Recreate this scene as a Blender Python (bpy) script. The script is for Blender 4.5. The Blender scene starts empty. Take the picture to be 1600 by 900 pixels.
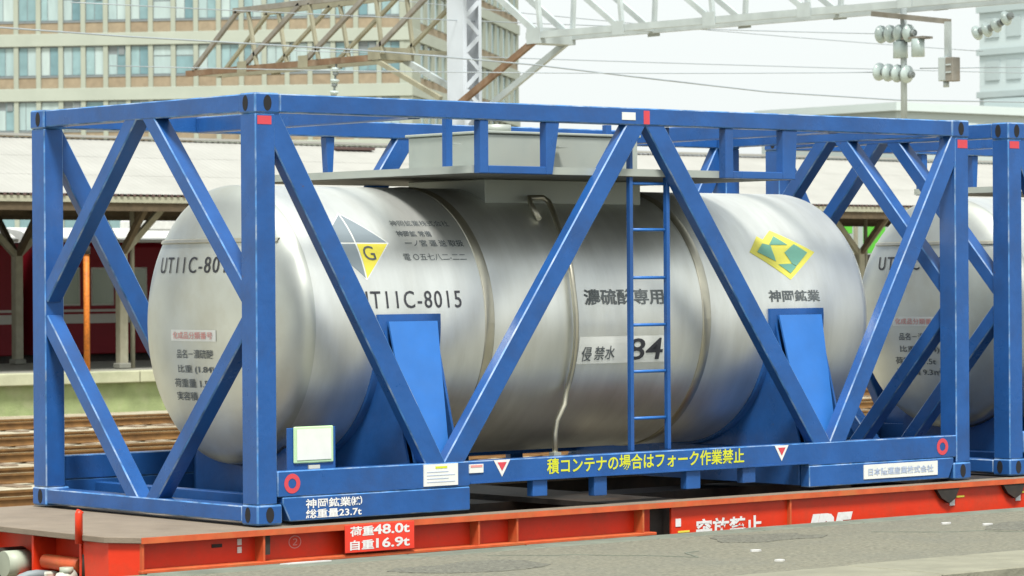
import bpy, bmesh, math, random
from mathutils import Vector, Matrix
random.seed(7)
S = bpy.context.scene
COL = S.collection

# ------------------------------------------------------------------ camera
CAMP = Vector((-10.6258, -14.9337, 1.4050))
YAW, PITCH, ROLL, FPX = 0.69828, -0.002966, 0.0061829, 4996.95
fw = Vector((math.sin(YAW)*math.cos(PITCH), math.cos(YAW)*math.cos(PITCH), math.sin(PITCH)))
rt0 = fw.cross(Vector((0, 0, 1))).normalized()
dn0 = fw.cross(rt0)
rt = math.cos(ROLL)*rt0 + math.sin(ROLL)*dn0
dn = -math.sin(ROLL)*rt0 + math.cos(ROLL)*dn0
cam = bpy.data.cameras.new("camera")
cam.sensor_width = 36.0
cam.lens = FPX/1600*36.0
cam.clip_start = 0.1
cam.clip_end = 3000
cam.dof.use_dof = True
cam.dof.focus_distance = 19.0
cam.dof.aperture_fstop = 9.0
camo = bpy.data.objects.new("camera", cam)
COL.objects.link(camo)
M = Matrix((( rt.x, -dn.x, -fw.x, CAMP.x), (rt.y, -dn.y, -fw.y, CAMP.y), (rt.z, -dn.z, -fw.z, CAMP.z), (0, 0, 0, 1)))
camo.matrix_world = M
S.camera = camo

# ------------------------------------------------------------------ light
SUN_EL, SUN_AZ = math.radians(60), math.radians(212)   # azimuth from +Y towards +X; high, from behind-left of the camera
w = bpy.data.worlds.new("World"); S.world = w; w.use_nodes = True
nt = w.node_tree; nt.nodes.clear()
sky = nt.nodes.new("ShaderNodeTexSky"); sky.sky_type = 'NISHITA'; sky.sun_disc = False
sky.sun_elevation = SUN_EL; sky.sun_rotation = SUN_AZ
sky.air_density = 1.0; sky.dust_density = 2.0; sky.ozone_density = 1.0; sky.altitude = 50
hs = nt.nodes.new("ShaderNodeHueSaturation"); hs.inputs["Saturation"].default_value = 0.18
bg = nt.nodes.new("ShaderNodeBackground"); bg.inputs["Strength"].default_value = 0.05
ow = nt.nodes.new("ShaderNodeOutputWorld")
# closed pale cloud cover over the Nishita sky, the same in every direction
cl = nt.nodes.new("ShaderNodeMix"); cl.data_type = 'RGBA'; cl.inputs["Factor"].default_value = 0.78
cl.inputs["B"].default_value = (5.9, 6.25, 6.15, 1)
nt.links.new(sky.outputs[0], hs.inputs["Color"]); nt.links.new(hs.outputs[0], cl.inputs["A"]); nt.links.new(cl.outputs["Result"], bg.inputs[0]); nt.links.new(bg.outputs[0], ow.inputs[0])
sl = bpy.data.lights.new("sun", 'SUN'); sl.energy = 1.5; sl.angle = math.radians(13); sl.color = (1.0, 0.97, 0.92)
so = bpy.data.objects.new("sun", sl); COL.objects.link(so)
sd = Vector((math.sin(SUN_AZ)*math.cos(SUN_EL), math.cos(SUN_AZ)*math.cos(SUN_EL), math.sin(SUN_EL)))
so.rotation_euler = sd.to_track_quat('Z', 'Y').to_euler()
so.location = sd*60
S.view_settings.view_transform = 'Standard'; S.view_settings.look = 'None'
S.cycles.diffuse_bounces = 1
S.view_settings.exposure = 1.75; S.view_settings.gamma = 1.0

# ------------------------------------------------------------------ materials
def mat(name, col, rough=0.6, metal=0.0, var=0.0, vscale=8.0, spec=0.5, bump=0.0, bscale=60.0, dirt=None, dscale=3.0, damt=0.5, rand=None, stretch=None, rvar=0.0, chips=None):
    """procedural surface: base colour with noise variation, a second dirt colour in patches, relief"""
    m = bpy.data.materials.new(name); m.use_nodes = True
    n = m.node_tree.nodes; l = m.node_tree.links
    p = n["Principled BSDF"]
    p.inputs["Roughness"].default_value = rough; p.inputs["Metallic"].default_value = metal
    p.inputs["Specular IOR Level"].default_value = spec
    tc = n.new("ShaderNodeTexCoord"); src = tc.outputs["Object"]
    if stretch:
        mp = n.new("ShaderNodeMapping"); mp.inputs["Scale"].default_value = stretch
        l.new(src, mp.inputs[0]); src = mp.outputs[0]
    rgb = n.new("ShaderNodeRGB"); rgb.outputs[0].default_value = (*col, 1); out = rgb.outputs[0]
    if rand:
        oi = n.new("ShaderNodeObjectInfo"); mx = n.new("ShaderNodeMix"); mx.data_type = 'RGBA'
        l.new(oi.outputs["Random"], mx.inputs["Factor"]); l.new(out, mx.inputs["A"]); mx.inputs["B"].default_value = (*rand, 1)
        out = mx.outputs["Result"]
    if var > 0:
        no = n.new("ShaderNodeTexNoise"); no.inputs["Scale"].default_value = vscale; no.inputs["Detail"].default_value = 6
        l.new(src, no.inputs["Vector"])
        mr = n.new("ShaderNodeMapRange"); mr.inputs["From Min"].default_value = 0.3; mr.inputs["From Max"].default_value = 0.7
        mr.inputs["To Min"].default_value = 1-var; mr.inputs["To Max"].default_value = 1+var
        l.new(no.outputs["Fac"], mr.inputs["Value"])
        mu = n.new("ShaderNodeMix"); mu.data_type = 'RGBA'; mu.blend_type = 'MULTIPLY'; mu.inputs["Factor"].default_value = 1
        l.new(out, mu.inputs["A"]); l.new(mr.outputs[0], mu.inputs["B"]); out = mu.outputs["Result"]
    if dirt:
        nd = n.new("ShaderNodeTexNoise"); nd.inputs["Scale"].default_value = dscale; nd.inputs["Detail"].default_value = 8; nd.inputs["Roughness"].default_value = 0.65
        l.new(src, nd.inputs["Vector"])
        rd = n.new("ShaderNodeMapRange"); rd.inputs["From Min"].default_value = 0.48; rd.inputs["From Max"].default_value = 0.72
        rd.inputs["To Max"].default_value = damt; l.new(nd.outputs["Fac"], rd.inputs["Value"])
        md = n.new("ShaderNodeMix"); md.data_type = 'RGBA'; l.new(rd.outputs[0], md.inputs["Factor"]); l.new(out, md.inputs["A"])
        md.inputs["B"].default_value = (*dirt, 1); out = md.outputs["Result"]
    if chips:
        nc = n.new("ShaderNodeTexNoise"); nc.inputs["Scale"].default_value = 13; nc.inputs["Detail"].default_value = 10; nc.inputs["Roughness"].default_value = 0.75
        l.new(src, nc.inputs["Vector"])
        rc = n.new("ShaderNodeMapRange"); rc.inputs["From Min"].default_value = 0.655; rc.inputs["From Max"].default_value = 0.70; rc.inputs["To Max"].default_value = 0.75
        l.new(nc.outputs["Fac"], rc.inputs["Value"])
        mc = n.new("ShaderNodeMix"); mc.data_type = 'RGBA'; l.new(rc.outputs[0], mc.inputs["Factor"]); l.new(out, mc.inputs["A"]); mc.inputs["B"].default_value = (*chips, 1); out = mc.outputs["Result"]
    l.new(out, p.inputs["Base Color"])
    if rvar > 0:
        nr = n.new("ShaderNodeTexNoise"); nr.inputs["Scale"].default_value = vscale*0.7; nr.inputs["Detail"].default_value = 5
        l.new(src, nr.inputs["Vector"])
        rr = n.new("ShaderNodeMapRange"); rr.inputs["To Min"].default_value = max(0.02, rough-rvar); rr.inputs["To Max"].default_value = rough+rvar
        l.new(nr.outputs["Fac"], rr.inputs["Value"]); l.new(rr.outputs[0], p.inputs["Roughness"])
    if bump > 0:
        nb = n.new("ShaderNodeTexNoise"); nb.inputs["Scale"].default_value = bscale; nb.inputs["Detail"].default_value = 5
        l.new(src, nb.inputs["Vector"])
        b = n.new("ShaderNodeBump"); b.inputs["Strength"].default_value = bump; b.inputs["Distance"].default_value = 0.02
        l.new(nb.outputs["Fac"], b.inputs["Height"]); l.new(b.outputs[0], p.inputs["Normal"])
    return m

M_BLUE = mat("blue_paint", (0.020, 0.096, 0.315), 0.30, spec=0.36, var=0.13, vscale=4, dirt=(0.03, 0.065, 0.17), dscale=2.2, damt=0.6, bump=0.08, bscale=25, rvar=0.12, chips=(0.10, 0.06, 0.045))
M_EDGE = mat("worn_highlight_edge", (0.06, 0.19, 0.44), 0.45, var=0.5, vscale=9, dirt=(0.40, 0.46, 0.52), dscale=5, damt=0.9)  # edge wear, with pale highlight lines painted on the frame bevels
M_BLUE2 = mat("blue_paint_faded", (0.03, 0.16, 0.50), 0.4, spec=0.4, var=0.08, vscale=5, dirt=(0.05, 0.16, 0.42), damt=0.4)
M_STEEL = mat("stainless_steel", (0.84, 0.86, 0.82), 0.45, 0.91, var=0.09, vscale=2.2, bump=0.05, bscale=4, stretch=(3.0, 0.8, 0.8), dirt=(0.66, 0.66, 0.59), dscale=1.6, damt=0.5, rvar=0.08)
M_HEAD = mat("dull_dimmed_steel", (0.62, 0.645, 0.59), 0.47, 0.86, var=0.08, vscale=3, dirt=(0.50, 0.48, 0.38), dscale=1.8, damt=0.6, rvar=0.06)  # left heads toned down as if reflecting darker surroundings, besides dull blasting
M_BAND = mat("steel_weld_band", (0.60, 0.57, 0.46), 0.42, 1.0, var=0.12, vscale=6)
M_GALV = mat("galvanised_sheet", (0.42, 0.46, 0.42), 0.5, 0.3, var=0.08, vscale=6, dirt=(0.36, 0.36, 0.30), damt=0.4)
M_UNDER = mat("shaded_underside_sheet", (0.10, 0.10, 0.085), 0.7, var=0.2)  # galvanised sheet darkened in colour for the shade under the walkway
M_DARK = mat("painted_hole_shade", (0.012, 0.012, 0.014), 0.8)
M_WHITE = mat("white_lettering", (0.78, 0.78, 0.76), 0.6, var=0.06, vscale=40, dirt=(0.5, 0.5, 0.5), dscale=30, damt=0.4)
M_PLATE = mat("white_plate", (0.74, 0.76, 0.72), 0.5, var=0.05, vscale=10)
M_PLATEB = mat("bluish_plate_print", (0.42, 0.50, 0.66), 0.6)
M_GREENR = mat("pale_green_plastic", (0.50, 0.72, 0.42), 0.5)
M_BLACK = mat("black_lettering", (0.035, 0.037, 0.045), 0.6, var=0.2, vscale=30)
M_GREYL = mat("worn_black_lettering", (0.10, 0.115, 0.12), 0.6, var=0.2, vscale=30)
M_REDL = mat("red_print", (0.62, 0.06, 0.08), 0.55, var=0.06)
M_PINKL = mat("faded_red_print", (0.72, 0.30, 0.28), 0.6)
M_YEL = mat("yellow_print", (0.62, 0.66, 0.03), 0.55, var=0.06, vscale=20)
M_YELL = mat("placard_yellow", (0.80, 0.70, 0.08), 0.5)
M_YELP = mat("emblem_yellow", (0.80, 0.75, 0.12), 0.5)
M_EMG = mat("emblem_green", (0.17, 0.42, 0.32), 0.5)
M_PLG = mat("placard_grey", (0.22, 0.265, 0.29), 0.4)
M_RED = mat("vermilion_paint", (0.72, 0.036, 0.006), 0.45, var=0.12, vscale=4, dirt=(0.34, 0.05, 0.02), dscale=4, damt=0.6, bump=0.05, bscale=20, rvar=0.1, chips=(0.16, 0.05, 0.025))
M_REDB = mat("board_red_paint", (0.80, 0.05, 0.025), 0.5, var=0.05)
M_REDF = mat("rubbed_red_edge", (0.58, 0.10, 0.03), 0.55, var=0.15, vscale=9, dirt=(0.46, 0.20, 0.06), dscale=6, damt=0.6)
M_DECK = mat("worn_deck_plate", (0.225, 0.182, 0.135), 0.75, var=0.12, vscale=5, dirt=(0.29, 0.24, 0.18), dscale=4, damt=0.5, bump=0.2, bscale=90)
M_IRON = mat("dark_iron", (0.03, 0.026, 0.022), 0.7, var=0.3, vscale=12, dirt=(0.08, 0.04, 0.02), damt=0.5)
M_HOSE = mat("grey_hose_rubber", (0.22, 0.26, 0.27), 0.6, var=0.1)
M_VALVE = mat("pale_cast_fitting", (0.55, 0.55, 0.46), 0.5, var=0.1)
M_RES = mat("grey_green_enamel", (0.42, 0.46, 0.36), 0.5, var=0.08)
M_ASPH = mat("platform_asphalt", (0.20, 0.195, 0.145), 0.9, var=0.30, vscale=38, bump=0.7, bscale=70, dirt=(0.16, 0.165, 0.135), dscale=1.3, damt=0.6)
M_COPE = mat("platform_coping", (0.255, 0.25, 0.185), 0.85, var=0.12, vscale=4, bump=0.3, bscale=40, dirt=(0.19, 0.19, 0.14), dscale=3, damt=0.6)
M_ASPHP = mat("newer_asphalt_patch", (0.165, 0.165, 0.13), 0.92, var=0.4, vscale=45, bump=0.8, bscale=80)
M_COPED = mat("mossy_edge_stone", (0.17, 0.19, 0.15), 0.9, var=0.2, vscale=5, bump=0.4, bscale=40, dirt=(0.12, 0.14, 0.10), damt=0.6)
M_FLECK = mat("white_road_paint", (0.58, 0.58, 0.56), 0.7)
M_BED = mat("dark_ballast", (0.055, 0.045, 0.03), 0.9, var=0.3, vscale=10, bump=0.8, bscale=20)  # ballast darker than the yard ground
M_BALL = mat("track_ballast", (0.44, 0.405, 0.30), 0.95, var=0.28, vscale=16, bump=1.0, bscale=24, dirt=(0.24, 0.15, 0.07), dscale=1.2, damt=0.75, stretch=(0.35, 1.0, 1.0))
M_RUST = mat("rusty_rail", (0.17, 0.085, 0.025), 0.7, var=0.25, vscale=6, dirt=(0.26, 0.14, 0.04), damt=0.5)
M_RAILH = mat("rubbed_rail_head", (0.36, 0.30, 0.16), 0.45, 0.4, var=0.2, vscale=5)
M_SLEEP = mat("weathered_sleeper", (0.20, 0.15, 0.10), 0.9, var=0.25, vscale=8)
M_CONC = mat("station_concrete", (0.44, 0.45, 0.31), 0.9, var=0.12, vscale=3, bump=0.2, bscale=30, dirt=(0.30, 0.33, 0.20), dscale=1.1, damt=0.7)
M_WALLM = mat("mossy_platform_wall", (0.27, 0.33, 0.15), 0.9, var=0.22, vscale=2.2, bump=0.4, bscale=25, dirt=(0.38, 0.39, 0.24), dscale=1.3, damt=0.8)
M_FPLAT = mat("far_platform_surface", (0.25, 0.25, 0.21), 0.9, var=0.12, vscale=3)
M_ROOF = mat("white_corrugated_sheet", (0.36, 0.36, 0.33), 0.75, var=0.06, vscale=1.2, dirt=(0.295, 0.295, 0.265), dscale=0.8, damt=0.5)
M_RUSTE = mat("rusted_sheet_edge", (0.10, 0.06, 0.055), 0.8)
M_EAVE = mat("eave_steel_paint", (0.36, 0.36, 0.27), 0.6, var=0.1)
M_COLM = mat("cream_column_paint", (0.34, 0.325, 0.24), 0.6, var=0.12, vscale=6, dirt=(0.30, 0.27, 0.18), dscale=2, damt=0.6)
M_TIMB = mat("brown_roof_timber", (0.095, 0.07, 0.04), 0.8, var=0.2)
M_TRAIN = mat("maroon_train_paint", (0.20, 0.004, 0.012), 0.5, spec=0.25, var=0.08, vscale=2)
M_TSTR = mat("pale_train_stripe", (0.46, 0.45, 0.40), 0.5)
M_TROOF = mat("pale_train_roof", (0.62, 0.63, 0.60), 0.6, var=0.08)
M_TWIN = mat("train_window_glass", (0.24, 0.30, 0.22), 0.15, spec=0.8)
M_ORANGE = mat("orange_post_paint", (0.58, 0.17, 0.015), 0.6, var=0.25, vscale=20, dirt=(0.30, 0.09, 0.02), dscale=8, damt=0.7)
M_GREEN = mat("bright_green_hoarding", (0.12, 0.55, 0.05), 0.6, var=0.1, vscale=2)
M_CREAM = mat("cream_concrete", (0.34, 0.375, 0.31), 0.85, var=0.05, vscale=0.5, dirt=(0.30, 0.33, 0.275), dscale=0.35, damt=0.6)
M_CREAMW = mat("pale_concrete_band", (0.38, 0.42, 0.36), 0.85, var=0.05, vscale=0.4, dirt=(0.33, 0.37, 0.315), dscale=0.5, damt=0.6)
M_BRICK = mat("tan_brick_panel", (0.31, 0.255, 0.175), 0.85, var=0.12, vscale=2.5, rand=(0.27, 0.215, 0.145), bump=0.2, bscale=8)
M_PANE = mat("teal_window_glass", (0.13, 0.24, 0.27), 0.15, spec=0.6, rand=(0.27, 0.40, 0.41), var=0.15, vscale=1.2)
M_BLIND = mat("pale_window_blind", (0.42, 0.51, 0.50), 0.5, rand=(0.30, 0.41, 0.42), var=0.1, vscale=2.5, stretch=(1, 1, 0.2))
M_FRAME = mat("dark_window_frame", (0.19, 0.22, 0.23), 0.5)
M_GANT = mat("gantry_hazed_grey", (0.44, 0.50, 0.50), 0.6, var=0.12, vscale=3)  # right span and fittings, paled in colour for haze and glare
M_GANTD = mat("gantry_dark_steel", (0.24, 0.23, 0.20), 0.7, var=0.2, vscale=4, dirt=(0.20, 0.15, 0.09), damt=0.6)
M_GANTR = mat("gantry_rust", (0.19, 0.115, 0.065), 0.8, var=0.25, vscale=4, dirt=(0.30, 0.24, 0.17), damt=0.7)
M_GANTO = mat("gantry_olive_steel", (0.28, 0.27, 0.19), 0.7, var=0.15, vscale=4)
M_MAST = mat("mast_pale_paint", (0.58, 0.64, 0.70), 0.55, var=0.06, vscale=2)
M_PORC = mat("insulator_porcelain", (0.50, 0.60, 0.585), 0.25, spec=0.6)
M_PORCD = mat("insulator_brown_core", (0.22, 0.25, 0.25), 0.5)
M_WIRE = mat("overhead_wire_metal", (0.36, 0.41, 0.44), 0.5, 0.3)
M_PALEB = mat("hazed_far_concrete", (0.53, 0.61, 0.61), 0.9, var=0.03, vscale=0.2)  # distance haze mixed into the wall colour as paleness
M_PALEB2 = mat("hazed_grey_far_concrete", (0.42, 0.49, 0.49), 0.9, var=0.04, vscale=0.2)  # greyer tone, likewise paled to stand for haze

# ------------------------------------------------------------------ geometry helpers
class MB:
    def __init__(s, edge=0): s.bm = bmesh.new(); s.mi = 0; s.edge = edge
    def _faces(s, vs, fs):
        v = [s.bm.verts.new(Vector(a)) for a in vs]; out = []
        for f in fs:
            try:
                fc = s.bm.faces.new([v[i] for i in f]); fc.material_index = s.mi; out.append(fc)
            except ValueError: pass
        return v, out
    def hexa(s, p, bev=0.0):
        v, f = s._faces(p, [(0, 3, 2, 1), (4, 5, 6, 7), (0, 1, 5, 4), (1, 2, 6, 5), (2, 3, 7, 6), (3, 0, 4, 7)])
        if bev > 0:
            ed = set(e for x in f for e in x.edges)
            r = bmesh.ops.bevel(s.bm, geom=list(ed), offset=bev, segments=1, affect='EDGES', profile=0.5)
            for x in r['faces']: x.material_index = s.edge
        return s
    def box(s, x0, x1, y0, y1, z0, z1, bev=0.0):
        return s.hexa([(x0, y0, z0), (x1, y0, z0), (x1, y1, z0), (x0, y1, z0), (x0, y0, z1), (x1, y0, z1), (x1, y1, z1), (x0, y1, z1)], bev)
    def bar(s, a, b, wid, dep, nrm, bev=0.0):
        """rectangular bar a->b; wid across (in the plane normal to nrm), dep along nrm"""
        a, b = Vector(a), Vector(b); ax = (b-a).normalized(); n = Vector(nrm); n = (n-ax*n.dot(ax)).normalized(); u = ax.cross(n)
        q = []
        for c in (a, b):
            for (i, j) in ((-1, -1), (1, -1), (1, 1), (-1, 1)): q.append(c+u*(wid/2*i)+n*(dep/2*j))
        return s.hexa(q, bev)
    def tube(s, pts, r, seg=8, cap=True):
        pts = [Vector(p) for p in pts]; rings = []
        ref = None
        for i, p in enumerate(pts):
            d = (pts[min(i+1, len(pts)-1)]-pts[max(i-1, 0)]).normalized()
            if ref is None: ref = d.orthogonal().normalized()
            u = (ref-d*ref.dot(d)).normalized(); v = d.cross(u); ref = u
            rr = r[i] if isinstance(r, (list, tuple)) else r
            rings.append([s.bm.verts.new(p+u*(rr*math.cos(2*math.pi*k/seg))+v*(rr*math.sin(2*math.pi*k/seg))) for k in range(seg)])
        for i in range(len(rings)-1):
            for k in range(seg):
                f = s.bm.faces.new((rings[i][k], rings[i][(k+1) % seg], rings[i+1][(k+1) % seg], rings[i+1][k])); f.smooth = True; f.material_index = s.mi
        if cap:
            f = s.bm.faces.new(rings[0][::-1]); f.material_index = s.mi
            f = s.bm.faces.new(rings[-1]); f.material_index = s.mi
        return s
    def prism(s, poly, axis, a, b, bev=0.0):
        """polygon in the two other axes, extruded from a to b along axis"""
        def P(u, v, t): return {'X': (t, u, v), 'Y': (u, t, v), 'Z': (u, v, t)}[axis]
        n = len(poly)
        vs = [P(u, v, a) for u, v in poly]+[P(u, v, b) for u, v in poly]
        v, f = s._faces(vs, [tuple(range(n)), tuple(range(2*n-1, n-1, -1))]+[(i, i+n, (i+1) % n+n, (i+1) % n) for i in range(n)])
        if bev > 0:
            r = bmesh.ops.bevel(s.bm, geom=list(set(e for x in f for e in x.edges)), offset=bev, segments=1, affect='EDGES')
            for x in r['faces']: x.material_index = s.edge
        return s
    def quad(s, a, b, c, d):
        s._faces([a, b, c, d], [(0, 1, 2, 3)]); return s
    def build(s, name, m, parent=None, origin=None):
        bmesh.ops.recalc_face_normals(s.bm, faces=s.bm.faces[:])
        o = Vector(origin) if origin is not None else (Vector(parent["_w"]) if parent is not None else Vector((0, 0, 0)))
        if o.length > 0: bmesh.ops.translate(s.bm, vec=-o, verts=s.bm.verts[:])
        me = bpy.data.meshes.new(name); s.bm.to_mesh(me); s.bm.free()
        for x in (m if isinstance(m, (list, tuple)) else [m]): me.materials.append(x)
        ob = bpy.data.objects.new(name, me); COL.objects.link(ob)
        ob["_w"] = tuple(o)
        if parent is not None: ob.parent = parent
        else: ob.location = o
        return ob
ALL_TMP = []
def tag(o, label=None, cat=None, group=None, kind=None):
    if label: o["label"] = label
    if cat: o["category"] = cat
    if group: o["group"] = group
    if kind: o["kind"] = kind
    return o
def thing(name, loc, label, cat, group=None):
    o = bpy.data.objects.new(name, None); COL.objects.link(o); o.location = loc; o["_w"] = tuple(loc); o.empty_display_size = 0.3
    return tag(o, label, cat, group)
def inst(src, name, parent, off):
    """copy of a part sharing its mesh, shifted by off, under parent"""
    c = src.copy(); c.name = name; COL.objects.link(c); c.parent = parent; c.location = Vector(off); return c

# text -> flat mesh outline, fitted to a box of size (wid, hei) with its lower left corner at 0,0
_txt = {}
def text_verts(body, wid, hei, bold=0.0, shear=0.0):
    key = (body, bold, shear)
    if key not in _txt:
        cu = bpy.data.curves.new("t", 'FONT'); cu.body = body; cu.size = 1.0; cu.resolution_u = 3; cu.offset = bold; cu.shear = shear; cu.fill_mode = 'FRONT'; cu.space_character = 1.18 if body.startswith('UT') else 1.0
        ob = bpy.data.objects.new("t", cu); COL.objects.link(ob)
        dg = bpy.context.evaluated_depsgraph_get(); dg.update()
        me = bpy.data.meshes.new_from_object(ob.evaluated_get(dg))
        vs = [(v.co.x, v.co.y) for v in me.vertices]; fs = [tuple(p.vertices) for p in me.polygons]
        bpy.data.objects.remove(ob); bpy.data.curves.remove(cu); bpy.data.meshes.remove(me)
        _txt[key] = (vs, fs)
    vs, fs = _txt[key]
    x0 = min(v[0] for v in vs); x1 = max(v[0] for v in vs); y0 = min(v[1] for v in vs); y1 = max(v[1] for v in vs)
    return [((x-x0)/(x1-x0)*wid, (y-y0)/(y1-y0)*hei) for x, y in vs], fs
def runs(vs, fs, gap):
    sp = sorted((min(vs[i][0] for i in f), max(vs[i][0] for i in f), f) for f in fs); out = []; end = -1e9
    for a, b_, f in sp:
        if a > end+gap: out.append([])
        out[-1].append(f); end = max(end, b_)
    return out
def lettering(body, wid, hei, mapf, m, parent, name="lettering", bold=0.0, shear=0.0):
    vs, fs = text_verts(body, wid, hei, bold, shear)
    b = MB(); b._faces([mapf(u, v) for u, v in vs], fs)
    return b.build(name, m, parent)
def patch(poly, mapf, m, parent, name, cuts=4):
    """flat figure laid on a curved surface"""
    b = MB(); b._faces([(u, v, 0) for u, v in poly], [tuple(range(len(poly)))])
    bmesh.ops.triangulate(b.bm, faces=b.bm.faces[:])
    bmesh.ops.subdivide_edges(b.bm, edges=b.bm.edges[:], cuts=cuts, use_grid_fill=True)
    bmesh.ops.triangulate(b.bm, faces=b.bm.faces[:])
    for v in b.bm.verts: v.co = Vector(mapf(v.co.x, v.co.y))
    return b.build(name, m, parent)
def rectpts(u0, u1, v0, v1): return [(u0, v0), (u1, v0), (u1, v1), (u0, v1)]

# ------------------------------------------------------------------ setting: ground, platforms
W, L, H = 2.438, 6.058, 2.48
b = MB(); b.box(-400, 900, -300, 900, -3.0, -1.26)
tag(b.build("ground", M_BALL), "pale brown ballast ground of the station yard", kind="structure")
# freight platform beside the wagon
b = MB(); b.box(-40, 60, -2.62, -0.56, -1.25, -0.19)
plat = tag(b.build("freight_platform", M_ASPH), "grey asphalt freight platform in the foreground", kind="structure")
for i in range(34):
    x = -6+i*0.9
    b = MB(); b.box(x+0.007, x+0.893, -3.34, -2.6205, -1.25, -0.184+random.uniform(-0.003, 0.003), 0.008)
    b.build("coping_stone", M_COPE, plat)
for (x, y) in ((1.1, -0.75), (3.9, -1.1), (6.2, -1.4), (7.9, -0.9)):   # cracks: thin dark wedges let into the surface
    b = MB(); pts = [(x+k*0.13+random.uniform(-.02, .02), y-k*0.11*random.uniform(0.6, 1.5)) for k in range(9)]
    for (p, q_) in zip(pts, pts[1:]): b.bar((p[0], p[1], -0.1885), (q_[0], q_[1], -0.1885), 0.012, 0.004, (0, 0, 1))
    tag(b.build("crack", M_COPED, plat), kind="stuff")
for (x, y, r_) in ((0.6, -1.3, 0.35), (3.1, -0.95, 0.28), (5.3, -1.7, 0.5), (7.2, -1.2, 0.4)):
    ring = [(x+1.6*r_*math.cos(k*0.4488)*random.uniform(0.7, 1.15), y+r_*math.sin(k*0.4488)*random.uniform(0.7, 1.15)) for k in range(14)]
    MB().prism(ring, 'Z', -0.195, -0.1865).build("asphalt_patch", M_ASPHP, plat)
b = MB(); b.box(-60, 80, -10.5, -3.345, -1.30, -1.20)
tag(b.build("track_bed", M_BED), "dark track bed in front of the freight platform", kind="structure")
for i in range(40):
    x = -10+i*0.9
    b = MB(); b.box(x+0.006, x+0.894, -0.5595, -0.352, -1.2, -0.187+random.uniform(-0.002, 0.002), 0.006)
    b.build("edge_stone", M_COPED, plat)
for (x, y, wx) in ((2.4, -1.6, 0.09), (4.72, -0.98, 0.09), (4.84, -1.22, 0.09), (2.05, -2.15, 0.07), (0.05, -0.42, 0.40)):
    b = MB(); n = 9
    ring = [(x+wx*0.5*math.cos(k*2*math.pi/n)*random.uniform(0.75, 1.1), y+0.022*math.sin(k*2*math.pi/n)*random.uniform(0.7, 1.2)) for k in range(n)]
    b.prism(ring, 'Z', -0.1905, -0.180); b.build("paint_fleck", M_FLECK, plat)
# unseen platform below the camera, added to darken the tank's lower reflections
MB().box(-60, 80, -34, -10.55, -1.25, -0.19).build("added_camera_platform", M_ASPH)
tag(bpy.data.objects["added_camera_platform"], "unseen asphalt platform added on the near side of the dark track bed", kind="structure")
# tracks beyond
def track(yc, x0, x1, label, sleepers=True, headmat=M_RAILH):
    t = thing("railway_track", ((x0+x1)/2, yc, -1.26), label, "railway track", "railway tracks behind the wagon")
    for s in (-0.5335, 0.5335):
        y = yc+s
        prof = [(y-0.062, -1.235), (y+0.062, -1.235), (y+0.062, -1.222), (y+0.010, -1.205), (y+0.010, -1.14), (y+0.033, -1.13), (y+0.033, -1.102), (y-0.033, -1.102), (y-0.033, -1.13), (y-0.010, -1.14), (y-0.010, -1.205), (y-0.062, -1.222)]
        r = MB().prism(prof, 'X', x0, x1).build("rail", M_RUST, t)
        MB().box(x0, x1, y-0.026, y+0.026, -1.1015, -1.0985).build("rail_head", headmat, r)
    if sleepers:
        b = MB(); b.box(-0.11, 0.11, yc-1.05, yc+1.05, -1.36, -1.237, 0.01)
        src = b.build("sleeper", M_SLEEP, None, (0, yc, -1.26))
        n = min(int((x1-x0)/0.62), 60)
        src.parent = t; src.location = (x0-(x0+x1)/2+0.3, 0, 0)
        for k in range(1, n): inst(src, "sleeper", t, (x0-(x0+x1)/2+0.3+k*0.62, 0, 0))
    return t
track(17.84, 2, 60, "rusty railway track nearest behind the wagon deck")
track(21.84, 4, 64, "second rusty track counted from the wagon, in pale ballast")
track(26.1, 7, 66, "third rusty track from the wagon, between gantry mast and wagon")
track(30.1, 8, 70, "fourth rusty track from the wagon, one before the mossy platform wall")
track(35.0, 12, 74, "rusty track running close along the mossy platform wall")
track(W/2, -30, 40, "track under the red flat wagon, hidden beside the grey platform")

# far passenger platform
b = MB(); b.box(-20, 110, 40.3, 47.0, -1.26, -0.425)
fp = tag(b.build("station_platform", M_FPLAT), "passenger platform behind the tracks with mossy wall", kind="structure")
b = MB(); b.box(-20, 110, 39.95, 40.2995, -1.26, -0.66); b.build("platform_wall", M_WALLM, fp)
for k in range(72):
    x = 5+k*1.2
    b = MB(); b.box(x+0.012, x+1.188, 39.76, 40.2985, -0.655, -0.418+random.uniform(-0.006, 0.004), 0.015)
    b.build("coping_stone", M_CONC, fp)

# ------------------------------------------------------------------ canopy over the far platform
can = thing("station_canopy", (30, 43.7, -0.42), "white corrugated roof canopy on cream Y columns over far platform", "canopy")
def roof_sheet(y0, z0, y1, z1, x0, x1, lift):
    b = MB(); per = 0.152; n = int((x1-x0)/per*6); va = []
    for i in range(n+1):
        x = x0+i*(x1-x0)/n; d = 0.0045*math.cos(2*math.pi*x/per)
        va.append((b.bm.verts.new((x, y0, z0+d+lift)), b.bm.verts.new((x, y1, z1+d+lift))))
    for i in range(n):
        f = b.bm.faces.new((va[i][0], va[i+1][0], va[i+1][1], va[i][1])); f.smooth = True
    return b.build("roof_sheet", M_ROOF, can)
EY, EZ, RY, RZ = 39.82, 3.165, 43.7, 4.47
for k in range(3):
    t0, t1 = k/3-0.01*(k > 0), (k+1)/3
    roof_sheet(EY+(RY-EY)*t0, EZ+(RZ-EZ)*t0, EY+(RY-EY)*t1, EZ+(RZ-EZ)*t1, 14, 72, 0.003*k)
roof_sheet(RY+0.02, RZ, 47.6, 3.165, 14, 72, 0)
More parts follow.
